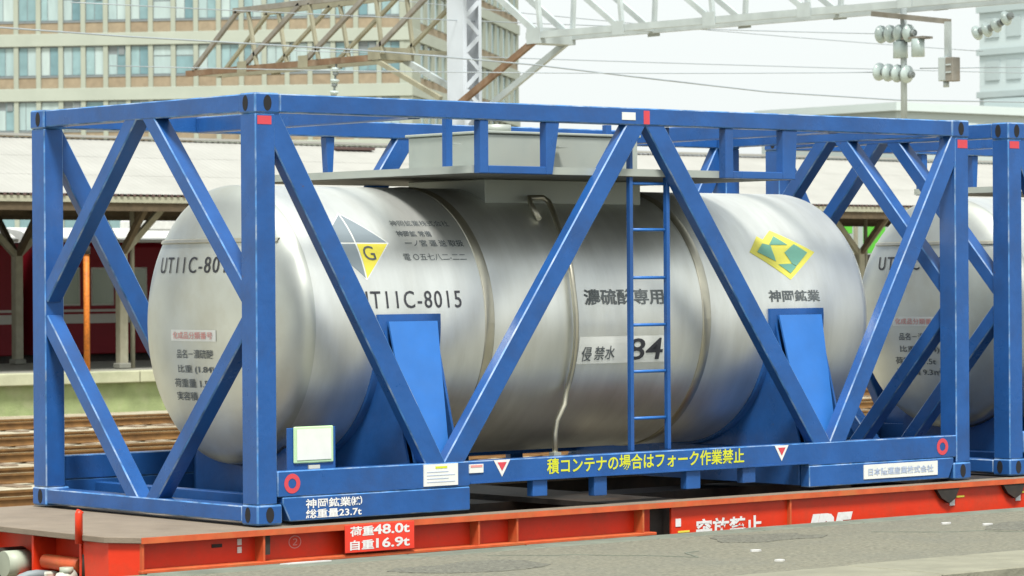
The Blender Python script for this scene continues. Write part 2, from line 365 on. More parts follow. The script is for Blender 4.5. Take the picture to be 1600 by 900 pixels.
MB().bar((14, RY, RZ+0.05), (72, RY, RZ+0.05), 0.25, 0.05, (0, 0, 1)).build("ridge_cap", M_ROOF, can)
for xx in (33.0, 34.6):
    MB().box(xx, xx+1.1, RY-0.5, RY-0.3, 4.36, 4.42).build("ridge_vent", M_RUSTE, can)
b = MB()
for i in range(int(58/0.152)):
    x = 14.076+i*0.152; b.box(x-0.03, x+0.03, EY-0.012, EY+0.05, EZ-0.045, EZ+0.006)
tag(b.build("corrugation_edge", M_RUSTE, can), kind="stuff")
MB().box(14, 72, EY+0.02, EY+0.14, EZ-0.17, EZ-0.047).build("gutter", M_EAVE, can)
MB().box(14, 72, EY+0.06, EY+0.16, EZ-0.34, EZ-0.172).build("eave_beam", M_TIMB, can)
MB().box(14, 72, 47.4, 47.5, 2.80, 3.15).build("eave_beam", M_TIMB, can)
MB().box(14, 72, 45.4, 45.5, 2.86, 3.35).build("eave_beam", M_TIMB, can)
for (yy, zz) in ((41.2, 3.36), (42.5, 3.80), (43.7, 4.20), (44.9, 3.80), (46.2, 3.36)):
    MB().box(14, 72, yy-0.07, yy+0.07, zz, zz+0.18).build("purlin", M_TIMB, can)
CX = [25.95+7.36*i for i in range(-2, 7)]
for x in CX:
    xx0 = x
    for yc in (41.28, 46.12):
        x = xx0+(0.42 if yc > 43 else 0)
        c = MB().box(x-0.10, x+0.10, yc-0.10, yc+0.10, -0.42, 2.1, 0.02).build("column", M_COLM, can)
        MB().box(x-0.14, x+0.14, yc-0.14, yc+0.14, -0.42, -0.30, 0.02).build("column_base", M_FPLAT, c)
        for dx in (-1.15, 1.15):
            MB().bar((x, yc, 1.95), (x+dx, yc, 3.05), 0.13, 0.12, (0, 1, 0)).build("column_arm", M_COLM, c)
        for dy in (-1.0, 1.0):
            MB().bar((x, yc, 1.95), (x, yc+dy, 3.0), 0.12, 0.12, (1, 0, 0)).build("column_arm", M_TIMB, c)
    x = xx0
    MB().bar((x, 40.0, 3.02), (x, 47.4, 3.02), 0.16, 0.14, (0, 1, 1)).build("cross_beam", M_TIMB, can)
    MB().bar((x+0.3, 41.3, 3.02), (x+0.3, 43.7, 4.15), 0.12, 0.1, (1, 0, 0)).build("rafter", M_TIMB, can)
    MB().tube([(x+0.34, 41.4, -0.42), (x+0.34, 41.4, 3.0)], 0.05, 8).build("drain_pipe", M_COLM, can)

# orange post at platform edge
op = thing("orange_post", (24.34, 40.1, -0.42), "thin orange post on the far platform edge beside the maroon train", "post")
MB().tube([(24.34, 40.1, -0.42), (24.34, 40.1, 1.95)], 0.062, 10).build("post_shaft", M_ORANGE, op)
MB().tube([(24.34, 40.1, 1.95), (24.34, 40.1, 2.1), (24.34, 40.1, 2.14)], [0.085, 0.085, 0.04], 10).build("post_cap", M_IRON, op)

# green hoarding beyond the canopy
hd = thing("green_hoarding", (58.0, 50.5, -0.42), "bright green hoarding panels beyond the canopy beside a cream column", "hoarding")
for (x0, x1, z0, z1) in ((57.85, 58.75, 2.08, 2.95), (56.6, 57.35, 2.66, 2.95)):
    MB().box(x0, x1, 50.5, 50.56, z0, z1, 0.01).build("panel", M_GREEN, hd)
for x in (56.65, 57.6, 58.7):
    MB().box(x-0.05, x+0.05, 50.565, 50.65, -0.42, 3.0).build("support_post", M_COLM, hd)
MB().box(56.4, 59.2, 50.40, 50.499, -0.2, 2.05, 0.02).build("dark_board", M_IRON, hd)

# ------------------------------------------------------------------ maroon train
tr = thing("passenger_train", (34, 49.2, -1.1), "maroon passenger train with pale waist stripes at the far platform", "train")
TY = 47.9
def car(x0, x1):
    b = MB(); prof = [(TY, -0.28), (TY, 2.2), (TY+0.12, 2.36), (TY+2.6, 2.36), (TY+2.72, 2.2), (TY+2.72, -0.28)]
    body = b.prism(prof, 'X', x0, x1, 0.02).build("car_body", M_TRAIN, tr)
    prof = [(TY-0.03, 2.30), (TY-0.03, 2.37), (TY+0.5, 2.56), (TY+1.36, 2.66), (TY+2.2, 2.56), (TY+2.75, 2.37), (TY+2.75, 2.30)]
    MB().prism(prof, 'X', x0-0.05, x1+0.05).build("car_roof", M_TROOF, tr)
    MB().box(x0+0.05, x1-0.05, TY-0.006, TY+0.01, 0.70, 0.755).build("thin_stripe", M_TSTR, tr)
    MB().box(x0+0.05, x1-0.05, TY-0.006, TY+0.01, 0.435, 0.645).build("wide_stripe", M_TSTR, tr)
    MB().box(x0+0.6, x1-0.6, TY+0.4, TY+2.3, -0.95, -0.285).build("underframe", M_IRON, tr)
    x = x0+0.6; k = 0
    while x < x1-1.0:
        if k in (3, 9, 15):
            d = MB().box(x, x+0.92, TY-0.004, TY+0.02, -0.2, 1.95, 0.004).build("door", M_TRAIN, tr)
            MB().box(x+0.2, x+0.72, TY-0.010, TY+0.01, 0.95, 1.75).build("door_pane", M_TWIN, d)
            x += 1.1
        else:
            wnd = MB().box(x, x+0.62, TY-0.010, TY+0.012, 0.84, 1.72, 0.006).build("window", M_TSTR, tr)
            MB().box(x+0.04, x+0.58, TY-0.016, TY-0.009, 0.88, 1.68).build("pane", M_TWIN, wnd)
            x += 0.92
        k += 1
car(8.0, 27.42); car(27.9, 47.3)
MB().box(26.8, 28.5, TY+0.5, TY+2.2, -1.1, -0.29).build("coupler_frame", M_IRON, tr)
MB().box(27.42, 27.9, TY+0.6, TY+2.1, -0.1, 2.1).build("gangway_bellows", M_IRON, tr)
for x in (31.5, 36.5, 41.5):
    MB().box(x, x+1.8, TY+0.8, TY+2.0, 2.6, 2.86, 0.04).build("roof_ventilator", M_TROOF, tr)

# ------------------------------------------------------------------ office building
D0 = 210.0
F2 = Vector((fw.x, fw.y, 0)).normalized(); R2 = Vector((F2.y, -F2.x, 0))
P0 = CAMP + (fw + rt*((645-800)/FPX))*D0; P0.z = -1.26
dl = (-R2*math.sin(math.radians(81)) + F2*math.cos(math.radians(81))).normalized()
dr = (F2*math.cos(math.radians(9)) + R2*math.sin(math.radians(9))).normalized()
ob = thing("office_building", P0, "cream office block with tan brick panels and teal windows behind the canopy", "building")
def fpt(side, s, dep, z):
    """point on a facade: s metres from the corner, dep metres outwards"""
    d, n = (dl, -dr) if side == 0 else (dr, -dl)
    q = P0 + d*s + n*dep; return (q.x, q.y, z)
def fbox(side, s0, s1, d0, d1, z0, z1, name, m, parent=None, bev=0):
    b = MB(); b.hexa([fpt(side, s0, d0, z0), fpt(side, s1, d0, z0), fpt(side, s1, d1, z0), fpt(side, s0, d1, z0), fpt(side, s0, d0, z1), fpt(side, s1, d0, z1), fpt(side, s1, d1, z1), fpt(side, s0, d1, z1)], bev)
    return b.build(name, m, parent if parent is not None else ob)
b = MB()
q = [P0+dl*0.35+dr*0.35, P0+dl*38+dr*0.35, P0+dl*38+dr*46, P0+dl*0.35+dr*46]
b.hexa([(v.x, v.y, -1.26) for v in q]+[(v.x, v.y, 31.0) for v in q]); b.build("wall_core", M_CREAMW, ob)
BAY, ZB, FH = 1.548, 17.53, 3.66
NB = 22
ZL = ZB-4*FH
fbox(0, 0.0, NB*BAY+0.9, -0.34, 0.0, -1.26, ZL-0.42, "base_wall", M_CREAM)
fbox(1, 0.02, 46, -0.34, -0.01, -1.26, ZL-0.42, "base_wall", M_CREAM)
for k in range(-4, 4):
    z = ZB+k*FH
    fbox(0, -0.05, NB*BAY+0.9, -0.34, 0.10, z-0.42, z+0.42, "floor_band", M_CREAMW, bev=0.02)
    fbox(1, 0.02, 46, -0.34, 0.08, z-0.38, z+0.40, "floor_band", M_CREAMW, bev=0.02)
S0 = 0.62
def window(side, s0, s1, z0, z1, style):
    fr = fbox(side, s0, s1, -0.30, -0.14, z0, z1, "window", M_FRAME)
    mid = s0+(s1-s0)*(0.5 if style != 2 else 0.62)
    pm = [M_PANE, M_BLIND, M_BLIND, M_PANE, M_BLIND]
    zt = z1-0.10
    if side == 1:
        fbox(side, s0+0.05, s1-0.05, -0.139, -0.12, z0+0.05, zt, "pane", random.choice(pm[:1]*3+[M_BLIND]), fr); return
    if style == 3:
        zc = z0+(z1-z0)*0.62
        fbox(side, s0+0.04, s1-0.04, -0.139, -0.12, z0+0.05, zc-0.04, "pane", random.choice(pm), fr)
        fbox(side, s0+0.04, s1-0.04, -0.139, -0.12, zc+0.04, zt, "pane", random.choice(pm), fr)
    else:
        fbox(side, s0+0.04, mid-0.025, -0.139, -0.12, z0+0.05, zt, "pane", random.choice(pm), fr)
        fbox(side, mid+0.025, s1-0.04, -0.134, -0.115, z0+0.05, zt-(0.5 if style == 4 else 0), "pane", random.choice(pm), fr)
    if style == 4:
        fbox(side, s0+0.1, mid-0.1, -0.12, -0.06, z1-0.62, z1-0.12, "air_conditioner", M_FRAME, fr)
for k in range(-4, 3):
    zb = ZB+k*FH+0.42; ztop = ZB+(k+1)*FH-0.42
    for i in range(NB):
        s0 = S0+i*BAY; s1 = s0+BAY
        fbox(0, s0-0.16, s0+0.16, -0.34, 0.02, zb, ztop, "pier", M_CREAM)
        if k >= -2:
            fbox(0, s0+0.162, s1-0.162, -0.33, -0.08, zb, zb+0.72, "brick_panel", M_BRICK)
            fbox(0, s0+0.162, s1-0.162, -0.33, -0.04, zb+0.722, zb+0.84, "window_sill", M_FRAME)
            window(0, s0+0.162, s1-0.162, zb+0.842, ztop, random.choice((0, 0, 1, 1, 2, 3, 4)))
        else:
            fbox(0, s0+0.162, s1-0.162, -0.33, -0.1, zb, ztop, "pane", M_PANE)
    fbox(0, NB*BAY+S0-0.16, NB*BAY+S0+0.3, -0.34, 0.02, zb, ztop, "pier", M_CREAM)
    fbox(0, -0.04, S0-0.162, -0.34, 0.0, zb, ztop, "corner_pier", M_CREAM)
    fbox(1, 0.02, 3.4, -0.34, -0.02, zb, ztop, "corner_pier", M_CREAM)
    fbox(1, 3.401, 46, -0.33, -0.12, zb, zb+0.55, "brick_panel", M_BRICK)
    for i in range(16):
        s0 = 3.4+i*2.66
        fbox(1, s0+1.55, s0+2.66, -0.34, -0.03, zb+0.552, ztop, "pier", M_CREAM)
        if k >= -2: window(1, s0+0.002, s0+1.548, zb+0.56, ztop, 0)
        else: fbox(1, s0+0.002, s0+1.548, -0.33, -0.1, zb+0.56, ztop, "pane", M_PANE)

# pale buildings at right
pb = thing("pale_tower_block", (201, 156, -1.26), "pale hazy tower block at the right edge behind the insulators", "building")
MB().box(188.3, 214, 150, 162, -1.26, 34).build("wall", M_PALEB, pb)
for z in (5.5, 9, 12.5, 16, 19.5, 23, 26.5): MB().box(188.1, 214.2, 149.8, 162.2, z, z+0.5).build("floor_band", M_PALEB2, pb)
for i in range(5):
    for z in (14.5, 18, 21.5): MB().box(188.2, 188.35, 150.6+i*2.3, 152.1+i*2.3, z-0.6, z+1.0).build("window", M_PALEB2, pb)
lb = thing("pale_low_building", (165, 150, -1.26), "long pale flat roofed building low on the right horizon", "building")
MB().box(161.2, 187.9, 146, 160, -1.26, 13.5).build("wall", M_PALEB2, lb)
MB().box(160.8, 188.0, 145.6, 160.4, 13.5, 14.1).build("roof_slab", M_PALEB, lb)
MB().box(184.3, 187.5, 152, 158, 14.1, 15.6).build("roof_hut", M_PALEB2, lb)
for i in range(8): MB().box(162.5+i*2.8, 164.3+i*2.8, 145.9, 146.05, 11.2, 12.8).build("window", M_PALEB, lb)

# ------------------------------------------------------------------ catenary gantry
GX = 21.32
g = thing("catenary_gantry", (GX, 24.25, -1.26), "steel lattice catenary gantry spanning the tracks above the blue container", "gantry")
ms = MB().box(GX-0.2, GX-0.185, 24.05, 24.45, -1.26, 9.0).build("mast_channel", M_MAST, g)
MB().box(GX-0.184, GX-0.12, 24.05, 24.062, -1.26, 9.0).build("channel_flange", M_MAST, ms)
ms2 = MB().box(GX+0.165, GX+0.18, 24.05, 24.45, -1.26, 9.0).build("mast_channel", M_MAST, g)
MB().box(GX+0.12, GX+0.164, 24.05, 24.062, -1.26, 9.0).build("channel_flange", M_MAST, ms2)
for yy in (24.056, 24.444):
    for k in range(36):
        z = -1.2+k*0.28; sgn = 1 if k % 2 == 0 else -1
        MB().bar((GX-0.16*sgn, yy, z), (GX+0.16*sgn, yy, z+0.28), 0.07, 0.008, (0, 1, 0)).build("lacing_bar", M_MAST, g)
for (off, dark) in ((-0.32, True), (0.32, False)):
    x = GX+off; D = M_GANTD if dark else M_GANTO
    def br(a, b_, wd, m, nm="brace"): MB().bar((x, *a), (x, *b_), wd, 0.06, (1, 0, 0)).build(nm, m, g)
    br((31.55, 5.02), (26.2, 5.0), 0.10, M_GANTR if dark else M_GANTO, "bottom_chord")
    br((30.12, 6.02), (24.4, 6.03), 0.09, D, "top_chord")
    for (a, b_) in (((31.35, 5.07), (30.0, 6.0)), ((29.85, 5.05), (28.2, 6.0)), ((28.09, 5.04), (26.4, 6.0)), ((26.25, 5.06), (24.6, 6.0))): br(a, b_, 0.075 if dark else 0.055, D)
    for (a, b_) in (((29.7, 6.0), (29.45, 5.05)), ((27.94, 6.0), (27.69, 5.04)), ((26.13, 5.98), (25.96, 5.05))): br(a, b_, 0.05, M_GANTO)
    br((26.2, 4.98), (24.46, 4.25), 0.075 if dark else 0.10, M_GANTO if dark else M_GANT, "knee_brace")
    br((22.35, 5.11), (9.5, 5.02), 0.10, M_GANT, "bottom_chord")
    br((24.05, 6.42), (9.5, 6.42), 0.10, M_GANT, "top_chord")
    br((24.05, 6.42), (22.15, 5.17), 0.10, M_GANT)
    for y in (20.26, 18.3, 16.4, 14.5, 12.6, 10.7):
        br((y+1.95, 6.40), (y, 5.12), 0.085, M_GANT)
    for y in (22.05, 20.2, 18.26, 16.35, 14.46, 12.56, 10.66):
        br((y+(0.13 if dark else -0.1), 6.38), (y-0.02, 5.12), 0.06, M_GANT, "post")
    br((22.1, 5.06), (24.06, 4.12), 0.10, M_GANTR if dark else M_GANT, "knee_brace")
MB().box(GX-0.36, GX+0.36, 22.0, 22.32, 4.98, 5.22).build("gusset_plate", M_GANT, g)
MB().box(GX-0.36, GX+0.36, 26.0, 26.3, 4.96, 5.16).build("gusset_plate", M_GANTO, g)
for off in (-0.36, 0.36):
    for y in (29.84, 28.08): MB().box(GX+off-0.006, GX+off+0.006, y-0.13, y+0.13, 4.94, 5.14).build("gusset_plate", M_GANTO, g)
    for y in (20.22, 18.28, 16.37, 14.48, 12.58): MB().box(GX+off-0.006, GX+off+0.006, y-0.12, y+0.14, 5.0, 5.2).build("gusset_plate", M_GANT, g)
for y in (31.4, 28.2, 25.0): MB().bar((GX-0.32, y, 5.02), (GX+0.32, y, 5.02), 0.06, 0.06, (0, 0, 1)).build("tie_bar", M_GANTO, g)
for y in (20.2, 16.35, 12.56): MB().bar((GX-0.32, y, 5.1), (GX+0.32, y, 5.1), 0.06, 0.06, (0, 0, 1)).build("tie_bar", M_GANT, g)
MB().tube([(GX, 14.84, 5.05), (GX, 14.84, 3.40)], 0.045, 10).build("drop_post", M_GANT, g)
MB().tube([(GX, 14.84, 5.05), (GX, 14.84, 6.4)], 0.045, 10).build("drop_post", M_GANT, g)
MB().bar((GX-0.08, 15.34, 4.99), (GX-0.08, 13.93, 4.79), 0.07, 0.06, (1, 0, 0)).build("bracket_arm", M_GANTD, g)
MB().bar((GX-0.08, 13.965, 4.79), (GX-0.08, 13.965, 4.30), 0.07, 0.07, (1, 0, 0)).build("bracket_pipe", M_GANT, g)
# box under the bracket
sb = thing("signal_box", (GX-0.08, 13.96, 3.97), "small grey box with a dark front hanging from the bracket pipe", "box")
MB().box(GX-0.16, GX+0.0, 13.93, 14.08, 4.0, 4.32, 0.012).build("housing", M_GANT, sb)
MB().box(GX-0.18, GX-0.02, 13.80, 13.928, 3.99, 4.31, 0.008).build("dark_front", M_GANTD, sb)
for z in (4.10, 4.20): MB().box(GX-0.19, GX-0.181, 13.82, 13.91, z, z+0.02).build("louvre", M_GANT, sb)
MB().tube([(GX-0.08, 14.0, 4.0), (GX-0.08, 14.0, 3.92)], 0.04, 8).build("gland", M_GANT, sb)
def disc_string(pts, label, rr=0.125, dirv=None):
    p = [Vector(a) for a in pts]; d = (p[-1]-p[0]).normalized()
    t = thing("insulator_string", p[0], label, "insulator", "insulators on the gantry")
    MB().tube([p[0]-d*0.1, p[-1]+d*0.1], 0.018, 8).build("pin", M_PORCD, t)
    for q_ in p:
        MB().tube([q_-d*0.045, q_-d*0.036, q_-d*0.012, q_+d*0.03], [0.04, rr, rr*0.96, 0.045], 14).build("disc", M_PORC, t)
        MB().tube([q_+d*0.031, q_+d*0.085], [0.05, 0.045], 10).build("cap", M_PORCD, t)
disc_string([(GX-0.05, 15.18-0.17*i, 4.70-0.005*i) for i in range(4)], "upper pale string of insulator discs left of the hanging post")
disc_string([(GX-0.05, 15.22-0.17*i, 4.19-0.02*i) for i in range(4)], "lower pale string of insulator discs left of the hanging post")
disc_string([(GX-0.05, 13.45, 4.62), (GX-0.05, 13.28, 4.65), (GX-0.05, 13.12, 4.70), (GX-0.05, 12.95, 4.78)], "slanting insulator string at the right edge under the chord", 0.10)
disc_string([(GX-0.32, 27.22, 4.85), (GX-0.32, 27.25, 4.66), (GX-0.32, 27.27, 4.47)], "white insulators hanging below the rusty left chord", 0.075)
t = thing("insulator_bracket", (GX, 14.6, 4.35), "pair of grey pots hung on a bar beside the hanging post", "bracket")
MB().box(GX-0.1, GX+0.1, 14.4, 14.8, 4.60, 4.63).build("bar", M_GANTD, t)
MB().tube([(GX-0.03, 14.87, 4.58), (GX-0.03, 14.87, 4.36)], 0.10, 12).build("pot", M_PORC, t)
MB().tube([(GX-0.03, 14.55, 4.60), (GX-0.03, 14.55, 4.36)], 0.09, 12).build("pot", M_PORC, t)
def wire(pts, r, label):
    c = Vector(pts[len(pts)//2]); o = MB().tube(pts, r, 6).build("overhead_wire", M_WIRE, None, c)
    tag(o, label, "wire", "overhead wires")
def sag(a, b, s, n=14):
    a, b = Vector(a), Vector(b); return [a.lerp(b, i/n)-Vector((0, 0, s*4*(i/n)*(1-i/n))) for i in range(n+1)]
wire([(9.0, 20, 4.63), (10.3, 20, 4.601), (12.2, 20, 4.57), (14.2, 20, 4.56), (16.4, 20, 4.545), (19.1, 20, 4.47), (21.2, 20, 4.36), (23.8, 20, 4.235), (26.7, 20, 4.20), (29.7, 20, 4.26), (33, 20, 4.33)], 0.011, "darkest sagging wire crossing in front of the office windows and sky")
wire(sag((20, 27, 5.12), (40, 27, 5.45), 0.02), 0.008, "faint thin wire in the sky just above the lowest sagging wire")
wire(sag((14, 24.2, 5.40), (31, 24.2, 5.70), 0.05), 0.008, "faint wire ending at the upper insulator string")
wire(sag((18, 30, 6.60), (40, 30, 6.1), 0.1), 0.008, "highest faint wire behind the pale chord")
wire(sag((GX-0.05, 15.3, 4.19), (14.5, 24.0, 4.5), 0.05), 0.007, "thin wire running left from the lower insulator string")
wire(sag((GX-0.05, 14.5, 4.2), (GX+6, 8, 4.35), 0.05), 0.007, "thin wire running right from the lower insulator string")

# ------------------------------------------------------------------ tank container
R, ZC, XL, XR, AH = 0.858, 1.132, 0.69, 5.362, 0.258
YC = W/2
def build_container(X, number, label):
    c = thing("tank_container", (X, 0, 0), label, "tank container", "blue framed tank containers on the red wagon")
    def B(e=0): return MB(e)
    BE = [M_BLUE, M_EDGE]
    def put(b, name, m, par=None):
        # meshes are written in the container's own coordinates
        par = par or c
        bmesh.ops.recalc_face_normals(b.bm, faces=b.bm.faces[:])
        me = bpy.data.meshes.new(name); b.bm.to_mesh(me); b.bm.free()
        for x in (m if isinstance(m, (list, tuple)) else [m]): me.materials.append(x)
        o = bpy.data.objects.new(name, me); COL.objects.link(o); o.parent = par; return o
    BV = 0.007
    # corner castings and posts
    for sx in (0, 1):
        for sy in (0, 1):
            for sz in (0, 1):
                x0, x1 = (0, 0.178) if sx == 0 else (L-0.178, L)
                y0, y1 = (0, 0.162) if sy == 0 else (W-0.162, W)
                z0, z1 = (0, 0.115) if sz == 0 else (H-0.118, H)
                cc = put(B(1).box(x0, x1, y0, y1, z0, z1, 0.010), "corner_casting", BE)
                # oval holes shown by near-black slugs a hair proud, inner shade painted
                zc = (z0+z1)/2; hz = 0.045
                def oval(cx, ru, rv): return [(cx+ru*math.cos(a*math.pi/8), zc+rv*math.sin(a*math.pi/8)) for a in range(16)]
                px = x0+0.088 if sx == 0 else x1-0.088
                yy = y0-0.0015 if sy == 0 else y1+0.0015
                put(B().prism(oval(px, 0.028, hz), 'Y', yy, yy+(0.02 if sy == 0 else -0.02)), "casting_hole", M_DARK, cc)
                py = y0+0.095 if sy == 0 else y1-0.095
                xx = x0-0.0015 if sx == 0 else x1+0.0015
                put(B().prism(oval(py, 0.026, hz), 'X', xx, xx+(0.02 if sx == 0 else -0.02)), "casting_hole", M_DARK, cc)
            x0, x1 = (0.006, 0.146) if sx == 0 else (L-0.146, L-0.006)
            y0, y1 = (0.006, 0.158) if sy == 0 else (W-0.158, W-0.006)
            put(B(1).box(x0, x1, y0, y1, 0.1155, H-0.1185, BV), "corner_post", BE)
    # end frames
    for sx in (0, 1):
        def xr(a, b_): return (a, b_) if sx == 0 else (L-b_, L-a)
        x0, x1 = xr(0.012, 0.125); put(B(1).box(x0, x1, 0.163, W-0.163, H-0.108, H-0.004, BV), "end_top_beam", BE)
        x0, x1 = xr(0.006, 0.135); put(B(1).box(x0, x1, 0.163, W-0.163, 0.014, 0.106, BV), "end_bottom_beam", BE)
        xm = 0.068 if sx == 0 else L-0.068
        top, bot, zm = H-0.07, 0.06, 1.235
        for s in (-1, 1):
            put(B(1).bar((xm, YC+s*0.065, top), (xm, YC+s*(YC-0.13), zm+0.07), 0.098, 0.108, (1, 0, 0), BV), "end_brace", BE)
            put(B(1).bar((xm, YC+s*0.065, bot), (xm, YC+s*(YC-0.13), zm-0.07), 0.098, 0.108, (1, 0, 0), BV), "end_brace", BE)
    # side frames
    N1, N2 = 1.373, 4.685
    for sy in (0, 1):
        def yr(a, b_): return (a, b_) if sy == 0 else (W-b_, W-a)
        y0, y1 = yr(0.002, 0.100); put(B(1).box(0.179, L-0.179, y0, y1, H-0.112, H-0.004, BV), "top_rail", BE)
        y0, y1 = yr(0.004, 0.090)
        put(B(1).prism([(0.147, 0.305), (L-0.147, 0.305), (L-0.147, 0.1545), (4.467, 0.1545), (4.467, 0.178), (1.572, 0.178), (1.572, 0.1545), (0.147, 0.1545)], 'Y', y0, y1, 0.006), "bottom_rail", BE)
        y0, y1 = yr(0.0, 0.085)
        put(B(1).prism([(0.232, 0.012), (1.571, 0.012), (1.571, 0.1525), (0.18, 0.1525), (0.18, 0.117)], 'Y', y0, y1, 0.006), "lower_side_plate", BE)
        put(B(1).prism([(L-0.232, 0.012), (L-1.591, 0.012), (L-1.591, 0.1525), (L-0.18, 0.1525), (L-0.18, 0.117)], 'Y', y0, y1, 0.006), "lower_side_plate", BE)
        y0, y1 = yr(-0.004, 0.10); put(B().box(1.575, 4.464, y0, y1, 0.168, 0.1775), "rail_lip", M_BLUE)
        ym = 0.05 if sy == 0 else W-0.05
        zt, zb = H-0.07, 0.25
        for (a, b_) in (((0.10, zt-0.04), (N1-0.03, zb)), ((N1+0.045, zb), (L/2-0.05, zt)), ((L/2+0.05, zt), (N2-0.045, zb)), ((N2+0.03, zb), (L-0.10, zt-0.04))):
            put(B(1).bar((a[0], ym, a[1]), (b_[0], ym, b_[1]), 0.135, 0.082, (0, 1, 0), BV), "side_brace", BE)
        for (x0, x1, zz) in ((2.08, 2.198, 0.066), (2.583, 2.689, 0.045), (3.37, 3.493, 0.05), (3.871, 3.986, 0.066)):
            y0, y1 = yr(0.015, 0.075); put(B().box(x0, x1, y0, y1, zz, 0.1675, 0.004), "rail_tab", M_BLUE)
        # frames hung from the top rail that carry the walkway
        for (xa, mir) in ((1.675, 1), (L-1.675, -1)):
            def q(u): return xa+mir*u
            y0, y1 = yr(0.01, 0.075)
            if mir == 1: h = (0, 0.065, 0.525, 0.635, 0.585)
            else: h = (0, 0.135, 0.605, 0.68, 0.605)
            if mir == 1:
                A = [(q(0), H-0.113), (q(0.065), H-0.113), (q(0.065), 2.045), (q(0), 2.045)]
                Bq = [(q(0.525), H-0.113), (q(0.635), H-0.113), (q(0.578), 2.045), (q(0.525), 2.045)]
                C_ = (0.066, 0.524)
                if sy == 1:
                    Bq = [(q(0.592), H-0.113), (q(0.665), H-0.113), (q(0.645), 2.045), (q(0.612), 2.045)]; C_ = (0.066, 0.611)
            else:
                A = [(q(0.0), H-0.113), (q(0.135), H-0.113), (q(0.135), 2.045), (q(0.02), 2.045)]
                Bq = [(q(0.585), H-0.113), (q(0.655), H-0.113), (q(0.655), 2.045), (q(0.585), 2.045)]
                C_ = (0.136, 0.584)
            hf = put(B().prism(A, 'Y', y0, y1, 0.004), "hanger_leg", M_BLUE)
            put(B().prism(Bq, 'Y', y0, y1, 0.004), "hanger_leg", M_BLUE)
            xs = sorted((q(C_[0]), q(C_[1])))
            put(B().box(xs[0], xs[1], y0, y1, 2.045, 2.092, 0.004), "hanger_bar", M_BLUE)
    # top cross members
    for xc in (1.24, L-1.24):
        put(B().box(xc-0.05, xc+0.05, 0.101, W-0.101, H-0.116, H-0.014, BV), "top_cross_beam", M_BLUE)
    for (xx, yy) in ((1.9, 0.62), (4.2, 1.7)):
        put(B().box(xx, xx+0.05, yy, yy+0.04, 2.09, H-0.01), "roof_stay", M_BLUE)
    # base cross members
    for xc in (0.45, 1.2, 1.55, 4.5, 4.86, L-0.45):
        zt = 0.13 if xc in (0.45, L-0.45) else 0.26
        put(B().box(xc-0.04, xc+0.04, 0.091, W-0.091, 0.02, zt, 0.004), "base_cross_beam", M_BLUE)
    for xc in (0.80, L-0.80):      # cradle under each end of the shell
        poly = [(YC-0.50, 0.02), (YC+0.50, 0.02), (YC+0.50, 0.31)]+[(YC+0.45-0.9*k/12, ZC-math.sqrt((R+0.012)**2-(0.45-0.9*k/12)**2)) for k in range(13)]+[(YC-0.50, 0.31)]
        put(B().prism(poly, 'X', xc-0.05, xc+0.05), "end_cradle", M_BLUE)
    # tank shell
    b = B(); seg = 96; prof = []
    for i in range(13): t = math.pi/2*i/12; prof.append((XL-AH*math.cos(t), R*math.sin(t)))
    for i in range(1, 12): prof.append((XL+(XR-XL)*i/12, R))
    for i in range(13): t = math.pi/2*(1-i/12); prof.append((XR+AH*math.cos(t), R*math.sin(t)))
    rings = []
    for (x, r) in prof:
        if r < 1e-6: rings.append([b.bm.verts.new((x, YC, ZC))])
        else: rings.append([b.bm.verts.new((x, YC-r*math.cos(2*math.pi*k/seg), ZC+r*math.sin(2*math.pi*k/seg))) for k in range(seg)])
    for i in range(len(rings)-1):
        A, C_ = rings[i], rings[i+1]
        for k in range(seg):
            k2 = (k+1) % seg
            if len(A) == 1: f = b.bm.faces.new((A[0], C_[k2], C_[k]))
            elif len(C_) == 1: f = b.bm.faces.new((A[k], A[k2], C_[0]))
            else: f = b.bm.faces.new((A[k], A[k2], C_[k2], C_[k]))
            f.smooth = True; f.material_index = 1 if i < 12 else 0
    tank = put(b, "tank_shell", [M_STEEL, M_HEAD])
    def cyl(x, deg, off): a = math.radians(deg); return (x, YC-(R+off)*math.cos(a), ZC+(R+off)*math.sin(a))
    def band(x0, x1, h, m, name="shell_band", a0=0, a1=360, n=96):
        b = B(); n = max(4, int(n*(a1-a0)/360)); pr = []
        for k in range(n+1):
            d = a0+(a1-a0)*k/n
            pr.append([b.bm.verts.new(cyl(x, d, o)) for (x, o) in ((x0, -0.01), (x0, h*0.5), (x0+0.006, h), (x1-0.006, h), (x1, h*0.5), (x1, -0.01))])
        for k in range(n):
            for j in range(5):
                f = b.bm.faces.new((pr[k][j], pr[k][j+1], pr[k+1][j+1], pr[k+1][j])); f.smooth = True
        return put(b, name, m, tank)
    band(1.995, 2.068, 0.006, M_BAND); band(3.848, 3.921, 0.006, M_BAND)
    # seam strip across the head
    def head(y, z, off=0.004):
        r2 = ((y-YC)**2+(z-ZC)**2)/R**2
        return (XL-AH*math.sqrt(max(0.0, 1-r2))-off, y, z)
    b = B(); n = 28; rows = [(1.632, 0.002), (1.637, 0.016), (1.655, 0.016), (1.660, 0.002)]
    vv = []
    for k in range(n+1):
        y = YC+0.62-1.24*k/n; vv.append([b.bm.verts.new(head(y, z, o)) for z, o in rows])
    for k in range(n):
        for j in range(3): b.bm.faces.new((vv[k][j], vv[k][j+1], vv[k+1][j+1], vv[k+1][j]))
    put(b, "head_seam", M_BAND, tank)
